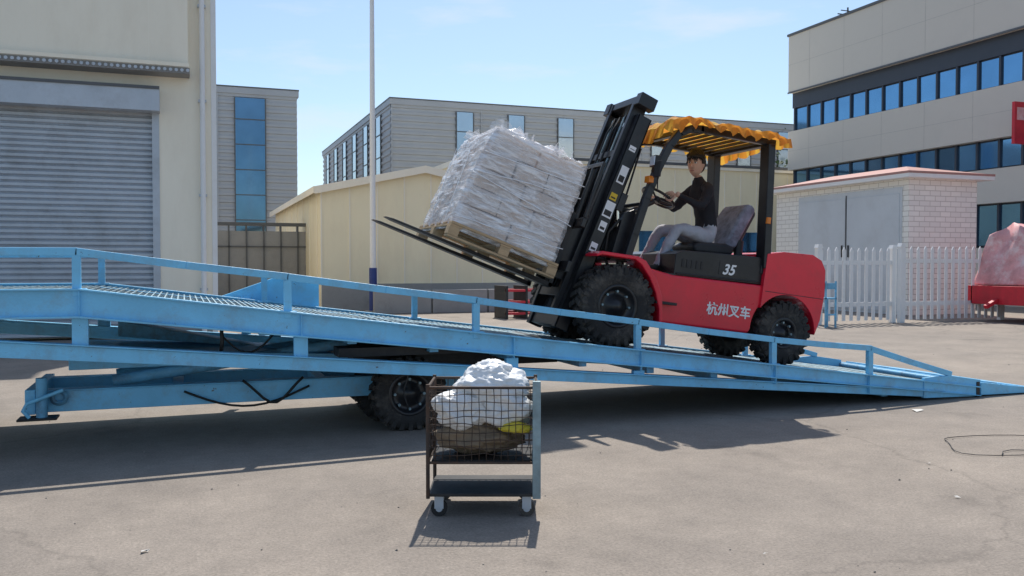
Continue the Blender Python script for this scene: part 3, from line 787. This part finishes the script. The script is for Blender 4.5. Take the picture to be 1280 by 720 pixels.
wh = empty('warehouse', (-6, 20, 0))
m = MB()
def rel(x): return x+6
m.bx(rel(-20), rel(-5.2), 0, 14, 0, 9.6, CREAM2)
m.bx(rel(-5.2), rel(-.455), 0, 14, 4.78, 9.6, CREAM2)
m.bx(rel(-.455), rel(.70), 0, 14, 0, 9.6, CREAM2)
m.bx(rel(-5.2), rel(-.455), .6, 14, 0, 4.78, CREAM2)
m.build('walls', wh)
m = MB()
m.bx(rel(-20), rel(.14), -.42, -.003, 5.62, 9.6, CREAM)
for k in range(60):
    x = -20+k*1.02
    if x < .1: m.bx(rel(x), rel(x)+.015, -.424, -.42, 5.66, 9.6, CREAM2)
m.bx(rel(-20), rel(.17), -.52, -.003, 5.50, 5.615, ROOFG)
x = -20
while x < .15:
    m.cyl((rel(x), -.55, 5.56), (rel(x), -.50, 5.56), .035, SHUT, 8); x += .11
m.bx(rel(-20), rel(.16), -.58, -.53, 5.625, 5.70, CREAM)
m.cyl((rel(.42), -.12, 0), (rel(.42), -.12, 9.6), .055, WHITEP)
for z in (1, 3, 5, 7, 9): m.bx(rel(.34), rel(.50), -.14, -.004, z, z+.05, SHUT)
m.bx(rel(.60), rel(.705), -.02, .1, 0, 9.6, WHITEP)
m.bx(rel(-.44), rel(.59), -.015, -.003, 0, .5, CONC)
m.build('fascia_and_downpipe', wh)
m = MB()
z = 0.05; prof = []
while z < 4.72:
    prof += [(.02, z), (-.028, z+.03), (-.028, z+.085), (.02, z+.115)]; z += .118
n = len(prof); vs = [(rel(-5.1), .12+d, z) for d, z in prof]+[(rel(-.56), .12+d, z) for d, z in prof]
m.add(vs, [(i, i+1, i+1+n, i+n) for i in range(n-1)], SHUT)
m.bx(rel(-5.2), rel(-5.08), -.03, .2, 0, 4.78, SHUT); m.bx(rel(-.58), rel(-.44), -.03, .2, 0, 4.78, SHUT)
m.bx(rel(-5.3), rel(-.42), -.40, -.005, 4.72, 5.2, SHUT)
m.bx(rel(-5.3), rel(-.42), -.43, -.40, 5.16, 5.22, GREYD)
m.build('roller_shutter_door', wh)
m = MB()
m.bx(rel(-20.2), rel(.8), -.6, 14.3, 9.605, 9.75, ROOFG); m.build('roof', wh)

def grey(name, x0, x1, y0, y1, h, strips, sidestrips=(), gl=None):
    r = empty(name, (x0, y0, 0)); W = x1-x0; D = y1-y0
    m = MB(); m.bx(0, W, .12, D, 0, h-.3, GREYC)
    ribbed(m, 0, W, 0, h-.35, .1, .42, .06, GREYC, '-y')
    ribbed(m, .1, D, 0, h-.35, -.005, .42, .06, GREYC, '-x')
    m.build('cladding', r, recalc=False)
    m = MB()
    m.bx(-.14, W+.1, -.03, D+.05, h-.36, h, GREYC); m.bx(-.16, W+.12, -.05, D+.07, h+.002, h+.08, GREYD)
    for k in range(int(W/6)+1):
        if k*6 < W-.1: m.bx(k*6-.04, k*6+.04, -.0, .03, 0, h-.37, GREYC)
    m.build('parapet', r)
    m = MB()
    for a, b in strips:
        m.bx(a-.06, a, -.06, .1, 1.2, h-.6, GREYD); m.bx(b, b+.06, -.06, .1, 1.2, h-.6, GREYD)
        z = 1.2
        while z < h-.9:
            m.bx(a, b, -.03, .09, z+.06, min(z+1.5, h-.6), gl or (GLASS if int(z*3) % 3 else GLASSD)); m.bx(a, b, -.06, .09, z-.0, z+.06, GREYD); z += 1.5
    for a, b in sidestrips:
        m.bx(-.09, -.02, a, b, 1.2, h-.6, GLASSL)
        z = 1.2
        while z < h-.6: m.bx(-.12, -.02, a, b, z, z+.06, GREYD); z += 1.5
        m.bx(-.13, -.02, a-.08, a, 1.2, h-.6, GREYD); m.bx(-.13, -.02, b, b+.08, 1.2, h-.6, GREYD)
    m.build('glazing', r)
    return r
ga = grey('grey_factory_building', -16, 6.6, 55, 75, 12.1, [(19.0, 20.7), (12, 13.2)], gl=GLASSD)
gb = grey('grey_factory_building', 12.5, 78, 55.2, 84, 12.1, [(4.3+i*3.6, 5.4+i*3.6) for i in range(17)], [(3+i*4.4, 4.6+i*4.4) for i in range(6)], GLASSL)
def shed():
    x0, y0, W, D, he, hp, px = 4.37, 30, 7.4, 15.5, 4.1, 4.85, 3.55
    r = empty('cream_shed', (x0, y0, 0)); m = MB()
    m.prism([(0, 0), (W, 0), (W, he), (px, hp), (0, he)], 0, D, CREAM3)
    m.build('walls', r)
    m = MB()
    k = 0
    while k < W:
        top = he+(hp-he)*min(k/px, (W-k)/(W-px)); m.bx(k-.025, k+.025, -.03, -.002, .1, top-.08, CREAM2); k += .95
    k = .9
    while k < D: m.bx(-.03, -.002, k-.03, k+.03, .1, he-.05, CREAM2); k += 1.9
    m.bx(0, W, -.05, -.003, 0, .9, CONC)
    m.build('panel_joints', r)
    m = MB()
    for (a, b, c, d) in ((-.25, he-.05, px, hp+.03), (px, hp+.03, W+.25, he-.05)):
        m.prism([(a, b), (c, d), (c, d+.1), (a, b+.1)], -.25, D+.2, ROOFG)
        m.prism([(a, b-.14), (c, d-.14), (c, d+.11), (a, b+.11)], -.29, -.252, CREAM2)
    m.bx(-.29, -.252, -.28, D, he-.16, he+.06, CREAM2)
    m.build('roof', r)
shed()
r = empty('cream_storage_building', (12.2, 38, 0)); m = MB()
m.bx(0, 24, 0, 9, 0, 6.3, CREAM3); m.build('walls', r)
m = MB()
for k in range(26): m.bx(k*.96, k*.96+.05, -.03, -.002, 0, 6.2, CREAM2)
m.bx(-.1, 24.1, -.12, 9.1, 6.303, 6.55, CREAM2); m.bx(-.1, 24.1, -.15, -.12, 6.45, 6.58, GREYD)
for k in range(4): m.bx(3+k*5.6, 5+k*5.6, -.05, -.004, 1.4, 3.2, GLASSD)
m.build('joints_and_parapet', r)
m = MB()
m.bx(.9, 4.9, 34, 34.25, 0, 2.8, CONC)
for k in range(7): m.bx(.95+k*.62, 1.0+k*.62, 33.95, 34.3, 0, 3.0, GREYD)
m.bx(.9, 4.9, 33.93, 34.3, 3.0, 3.12, GREYD); m.bx(.9, 4.9, 33.95, 34.28, 2.2, 2.25, GREYD)
m.build('boundary_wall')
m = MB()
for k in range(5): m.bx(5.6+k*1.9, 7.45+k*1.9, 27.3, 27.5, 0, .75, CONC)
m.build('low_block_wall', None, .02)

ob = empty('office_building', (28.9, 10, 0))
m = MB(); Y1 = 27.2; XW = 34
m.bx(0, XW, -8, Y1, 10.25, 13.1, BEIGE)
m.bx(.25, XW, -8, Y1-.02, 9.5, 10.25, CHAR)
m.bx(.35, XW, -8, Y1-.03, 8.3, 9.5, CHAR)
m.bx(.0, XW, -8, Y1, 6.35, 8.3, BEIGE)
m.bx(.35, XW, -8, Y1-.03, 5.2, 6.35, CHAR)
m.bx(.0, XW, -8, Y1, 3.9, 5.2, BEIGE)
m.bx(.35, XW, -8, Y1-.03, 2.2, 3.9, CHAR)
m.bx(.0, XW, -8, Y1, 0, 2.2, BEIGE)
m.build('walls', ob)
m = MB()
m.bx(-.06, XW, -8, Y1+.06, 13.103, 13.22, GREYD); m.bx(-.03, 0, -8, Y1+.03, 10.22, 10.3, GREYD)
JT = mat('facade_joint_strip', (.50, .48, .44), .8)  # joint strips in a darker stone tone
y = -8
while y < Y1:
    for a, b in ((10.32, 13.08), (6.4, 8.25), (3.95, 5.15)):
        m.bx(-.004, .01, y, y+.015, a, b, JT)
    y += 2.4
for z in (11.65, 7.3): m.bx(-.004, .01, -8, Y1, z, z+.015, JT)
m.build('facade_joints', ob)
m = MB()
for z0, z1 in ((8.33, 9.48), (5.23, 6.33), (2.25, 3.88)):
    y = -8
    while y < Y1-.2:
        Rm = Matrix.Rotation(R(random.uniform(-.5, .5)), 3, 'Z') @ Matrix.Rotation(R(random.uniform(-.4, .4)), 3, 'Y')
        y2 = min(y+1.0, Y1-.1)
        m.obox((.31, (y+y2)/2, (z0+z1)/2), .02, y2-y-.1, z1-z0-.1, random.choice([GLASS, GLASS, GLASS, GLASSD]), Rm)
        m.bx(.22, .35, y2-.045, y2+.045, z0, z1, CHAR)
        y += 1.0
m.build('windows', ob)
m = MB()
m.bx(2.3, 2.36, Y1-1.6, Y1-1.54, 13.2, 14.4, GREYD); m.bx(1.7, 3.1, Y1-1.6, Y1-1.56, 14.0, 14.05, GREYD); m.bx(1.9, 2.9, Y1-1.6, Y1-1.56, 14.2, 14.24, GREYD)
m.bx(1.2, 3, Y1-7, Y1-5, 13.2, 13.9, SHUT)
m.build('roof_antenna', ob)

hut = empty('brick_hut', (20.8, 21, 0)); m = MB()
m.bx(0, 2.76, 0, 6.4, 0, 4.2, BRICK); m.build('walls', hut)
m = MB()
m.bx(-.035, -.003, .25, 5.1, .0, 3.95, DOORG)
for a, b in ((.33, 2.62), (2.70, 5.02)):
    m.bx(-.06, -.036, a, b, .1, 3.75, DOORG)
m.bx(-.07, -.036, 2.645, 2.675, .05, 3.85, GREYD)
m.bx(-.1, -.06, 2.50, 2.54, 1.8, 2.2, DARK); m.bx(-.1, -.06, 2.80, 2.84, 1.8, 2.2, DARK)
m.build('double_doors', hut, .006)
m = MB()
e = .34; hz = 4.2
vs = [(-e, -e, hz+.18), (2.76+e, -e, hz+.18), (2.76+e, 6.4+e, hz+.18), (-e, 6.4+e, hz+.18), (1.38, 1.5, hz+.56), (1.38, 5.0, hz+.56)]
m.add(vs, [(0, 1, 4), (1, 2, 5, 4), (2, 3, 5), (3, 0, 4, 5)], ROOFT)
m.bx(-e-.01, 2.76+e+.01, -e-.01, 6.4+e+.01, hz+.002, hz+.12, WHITEP)
m.bx(-e-.02, 2.76+e+.02, -e-.02, 6.4+e+.02, hz+.122, hz+.19, ROOFT)
m.build('roof', hut)

def fence(name, x0, x1, y, h, ends=True):
    m = MB(); x = x0
    m.bx(x0, x1, y+.03, y+.07, .45, .56, WHITEP); m.bx(x0, x1, y+.03, y+.07, h-.45, h-.34, WHITEP)
    while x < x1-.05:
        hh = h+random.uniform(-.015, .015)
        m.prism([(x, .08), (x+.10, .08), (x+.10, hh-.09), (x+.05, hh), (x, hh-.09)], y, y+.028, WHITEP); x += .245
    for k in [x0]+[x0+2.0*i for i in range(1, int((x1-x0)/2.0))]+[x1]:
        m.bx(k-.07, k+.07, y-.01, y+.12, 0, h-.02, WHITEP)
        m.prism([(k-.09, h-.02), (k+.09, h-.02), (k+.05, h+.08), (k-.05, h+.08)], y-.02, y+.13, WHITEP)
    return m.build(name)
fence('picket_fence', 15.4, 17.85, 18.5, 2.0)
fence('picket_fence', 18.0, 21.6, 18.35, 2.05)

m = MB(); m.cyl((5.71, 28, 0), (5.71, 28, 13), .105, WHITEP, 18, .06); m.cyl((5.71, 28, 0), (5.71, 28, 1.45), .125, mat('navy_base', (.02, .05, .22), .5), 18)
m.cyl((5.71, 28, 0), (5.71, 28, .08), .25, CONC, 18); m.build('flagpole')

tr = empty('red_equipment_trailer', (20.45, 16.6, 0)); m = MB()
m.bx(.0, 4.2, 0, 1.9, .48, .98, REDM); m.bx(.05, 4.1, -.03, 0, .55, .62, DARK); m.bx(.6, 1.5, -.05, 0, .64, .92, REDM)
for x in (.1, 1.4, 2.8, 4.05): m.bx(x, x+.08, -.02, .06, .98, 1.35, REDM)
m.beam((-.0, .95, .6), (-.4, .95, .42), .12, .1, REDM); m.bx(.9, 1.5, -.1, .3, .22, .48, DARK)
m.build('chassis', tr, .01)
m = MB(); tyre(m, (.24, -.12, .34), .34, .2, .1, 20, REDM); tyre(m, (2.6, -.12, .34), .34, .2, .1, 20, REDM); m.build('wheels', tr)
def tarp():
    bm = bmesh.new(); bmesh.ops.create_cube(bm, size=1); bmesh.ops.subdivide_edges(bm, edges=bm.edges[:], cuts=26, use_grid_fill=True)
    for v in bm.verts:
        x, y, z = v.co; t = z+.5
        p = Vector((2.2+x*4.0*(1-.16*t), .95+y*1.8*(1-.22*t), 1.0+t*1.35))
        p += Vector((noise.noise(Vector((p.x*2, p.y*2, p.z*1.0))), noise.noise(Vector((p.x*6, 3, p.z*.6))), .9*noise.noise(Vector((p.x*1.5, p.y*1.5, 0)))*t))*.10
        if z > .49: p.z += .35*(1-abs(y)*2)
        v.co = p
    me = bpy.data.meshes.new('tarp'); bm.to_mesh(me); bm.free(); me.materials.append(PINK)
    for p in me.polygons: p.use_smooth = True
    o = bpy.data.objects.new('tarpaulin_cover', me); scene.collection.objects.link(o); o.parent = tr
tarp()
m = MB(); m.bx(27.95, 28.8, 23.35, 23.47, 5.9, 7.4, REDM); m.bx(28.05, 28.5, 23.338, 23.348, 6.75, 7.2, PINK); m.bx(28.8, 28.9, 23.36, 23.46, 6.2, 6.3, DARK); m.bx(28.8, 28.9, 23.36, 23.46, 7.1, 7.2, DARK)
m.build('wall_sign')
m = MB()
for x in (14.75, 15.05): m.bx(x, x+.04, 17.5, 17.54, 0, 1.15, BLUE2); m.bx(x, x+.04, 17.8, 17.84, 0, .7, BLUE2)
m.bx(14.75, 15.09, 17.5, 17.84, .70, .74, BLUE2); m.bx(14.75, 15.09, 17.505, 17.535, .95, 1.1, BLUE2)
m.bx(14.76, 15.08, 17.51, 17.53, .3, .34, BLUE2)
m.build('blue_chair', None, .005)
m = MB()
for k, (x, y) in enumerate(((8.6, 23.5), (10.3, 23.8), (11.9, 24.2))):
    for z in (.12, .45, .78):
        m.bx(x, x+1.3, y, y+.08, z, z+.07, REDM if k != 1 else DARK); m.bx(x, x+1.3, y+.9, y+.98, z, z+.07, REDM)
    for a in (0, .6, 1.22): m.bx(x+a, x+a+.07, y-.01, y+.99, .0, .95, REDM if k else DARK)
m.build('stacked_steel_frames', None, .005)
m = MB()
for k in range(1500):
    cx = random.uniform(40, 62); cz = 8.2+1.2*noise.noise(Vector((cx*.5, 0, 0)))+random.gauss(0, .9); cy = 52+random.gauss(0, 1)
    s_ = random.uniform(.12, .3); v0 = Vector((cx, cy, cz))
    m.add([v0+Vector((random.uniform(-s_, s_), random.uniform(-s_, s_), random.uniform(-s_, s_))) for _ in range(4)], [(0, 1, 2, 3)], LEAF)
for k in range(7): m.cyl((41+k*3.2, 52, 0), (41.3+k*3.2, 52, 8.3), .2, WOOD, 8, .08)
m.build('distant_trees', recalc=False)

# ------------------------------------------------------------------ foreground cart
ct = empty('wire_mesh_cart', (1.79, 5.30, 0), (0, 0, R(-20.5))); m = MB()
hw_, hd = .335, .24; zb, zt = .34, .80
for x in (-hw_, hw_):
    for y in (-hd, hd): m.cyl((x, y, .12), (x, y, zt+.02), .012, RUST, 8)
for z in (zb, zt):
    for y in (-hd, hd): m.cyl((-hw_, y, z), (hw_, y, z), .009, RUST, 8)
    for x in (-hw_, hw_): m.cyl((x, -hd, z), (x, hd, z), .009, RUST, 8)
def wob(a, b, r=.0028, amp=.006):
    a = Vector(a); b = Vector(b); ph = random.uniform(0, 9)
    m.sweep([a.lerp(b, t/6)+Vector((noise.noise(Vector((t*.8, ph, 0))), noise.noise(Vector((t*.8, ph, 4))), noise.noise(Vector((t*.8, ph, 8)))))*amp*(2 if 0 < t < 6 else 0) for t in range(7)], r, RUST, 5)
for i in range(1, 15):
    x = -hw_+2*hw_*i/15
    for y in (-hd, hd): wob((x, y, zb), (x, y, zt))
    m.cyl((x, -hd, zb), (x, hd, zb), .003, RUST, 5)
for i in range(1, 11):
    y = -hd+2*hd*i/11; wob((-hw_, y, zb), (-hw_, y, zt))
for i in range(1, 10):
    z = zb+(zt-zb)*i/10
    for y in (-hd, hd): wob((-hw_, y, z), (hw_, y, z), .0028, .01)
    wob((-hw_, -hd, z), (-hw_, hd, z))
m.build('wire_basket', ct)
m = MB()
m.bx(hw_-.012, hw_+.012, -hd, hd, zb, zt+.0, GRATE); m.bx(hw_-.03, hw_+.02, -hd-.015, -hd+.015, .12, zt+.04, GRATE)
m.bx(-hw_, hw_, -hd, hd, .13, .15, DARK)
m.bx(-hw_+.02, hw_-.02, -hd+.02, hd-.02, zb+.003, zb+.012, DARK)
m.build('base_and_end_panel', ct, .003)
m = MB()
for x in (-.27, .27):
    for y in (-.19, .19):
        m.cyl((x, y-.018, .05), (x, y+.018, .05), .05, RUBBER, 20); m.cyl((x, y-.02, .05), (x, y+.02, .05), .022, SHUT, 12)
        m.bx(x-.028, x+.028, y-.026, y-.021, .05, .13, SHUT); m.bx(x-.028, x+.028, y+.021, y+.026, .05, .13, SHUT)
m.build('castors', ct)
def sack(name, c, r, seed, mt, parent):
    bm = bmesh.new(); bmesh.ops.create_icosphere(bm, subdivisions=5, radius=1)
    for v in bm.verts:
        p = v.co.copy(); q = p+Vector((seed, seed*2, 0))
        n_ = .26*noise.noise(q*1.6)+.20*(.25-abs(noise.noise(q*3.2)))+.10*(.25-abs(noise.noise(q*7)))+.04*noise.noise(q*16)
        v.co = Vector((c[0]+p.x*r[0]*(1+n_), c[1]+p.y*r[1]*(1+n_), c[2]+p.z*r[2]*(1+n_)))
    me = bpy.data.meshes.new(name); bm.to_mesh(me); bm.free(); me.materials.append(mt)
    for p in me.polygons: p.use_smooth = True
    o = bpy.data.objects.new(name, me); scene.collection.objects.link(o); o.parent = parent
sack('white_sack_1', (.05, .0, .77), (.23, .17, .13), 1.3, WBAG, ct)
sack('white_sack_2', (-.12, -.03, .64), (.19, .18, .13), 4.1, WBAG, ct)
sack('white_sack_3', (.14, -.03, .64), (.17, .17, .13), 7.7, WBAG, ct)
sack('white_sack_4', (.06, .02, .86), (.14, .12, .075), 9.9, WBAG, ct)
sack('brown_sack', (-.03, 0, .46), (.26, .18, .10), 5.2, mat('brown_sack', (.25, .19, .13), .8, 0, .3, 4, .5, 12), ct)
sack('yellow_bag', (.20, -.15, .54), (.10, .06, .035), 2.2, mat('yellow_bag', (.75, .62, .06), .5, 0, .1), ct)

# ------------------------------------------------------------------ light & sky
sd_ = Vector((.42, .90, 0)).normalized(); EL = R(56)
sunv = Vector((sd_.x*math.cos(EL), sd_.y*math.cos(EL), math.sin(EL)))
su = bpy.data.lights.new('sun', 'SUN'); su.energy = 4.9; su.angle = R(.6); su.color = (1, .95, .87)
so = bpy.data.objects.new('sun', su); scene.collection.objects.link(so); so.rotation_euler = (-sunv).to_track_quat('-Z', 'Y').to_euler(); so.location = (10, 20, 30)
wd = bpy.data.worlds.new('World'); scene.world = wd; wd.use_nodes = True
N = wd.node_tree.nodes; L = wd.node_tree.links; bg = N['Background']
sk = N.new('ShaderNodeTexSky'); sk.sky_type = 'NISHITA'; sk.sun_disc = False; sk.sun_elevation = EL
sk.sun_rotation = math.atan2(sd_.x, sd_.y); sk.air_density = 1.; sk.dust_density = .9; sk.ozone_density = 1.6
tc = N.new('ShaderNodeTexCoord'); mp = N.new('ShaderNodeMapping'); mp.inputs['Scale'].default_value = (2.2, 2.2, 9)
n = N.new('ShaderNodeTexNoise'); n.inputs['Scale'].default_value = 2.4; n.inputs['Detail'].default_value = 7; n.inputs['Roughness'].default_value = .55
L.new(tc.outputs['Generated'], mp.inputs['Vector']); L.new(mp.outputs['Vector'], n.inputs['Vector'])
mr = N.new('ShaderNodeMapRange'); mr.inputs['From Min'].default_value = .52; mr.inputs['From Max'].default_value = .74; mr.inputs['To Min'].default_value = .08; mr.inputs['To Max'].default_value = .6
L.new(n.outputs['Fac'], mr.inputs['Value'])
tint = N.new('ShaderNodeMixRGB'); tint.blend_type = 'MULTIPLY'; tint.inputs['Fac'].default_value = 1; tint.inputs['Color2'].default_value = (.86, .95, 1.0, 1)
L.new(sk.outputs['Color'], tint.inputs['Color1'])
mx = N.new('ShaderNodeMixRGB'); mx.inputs['Color2'].default_value = (5.4, 5.8, 6.3, 1)
L.new(mr.outputs['Result'], mx.inputs['Fac']); L.new(tint.outputs['Color'], mx.inputs['Color1']); L.new(mx.outputs['Color'], bg.inputs['Color'])
bg.inputs['Strength'].default_value = .15

cam = bpy.data.cameras.new('camera'); cam.lens = 30.94; cam.sensor_width = 36; cam.clip_end = 2000; cam.clip_start = .1
co = bpy.data.objects.new('camera', cam); scene.collection.objects.link(co)
co.location = (0, 0, 1.55); co.rotation_euler = (R(90-1.51), 0, R(-20.5)); scene.camera = co
scene.view_settings.view_transform = 'Standard'; scene.view_settings.look = 'None'; scene.view_settings.exposure = 0
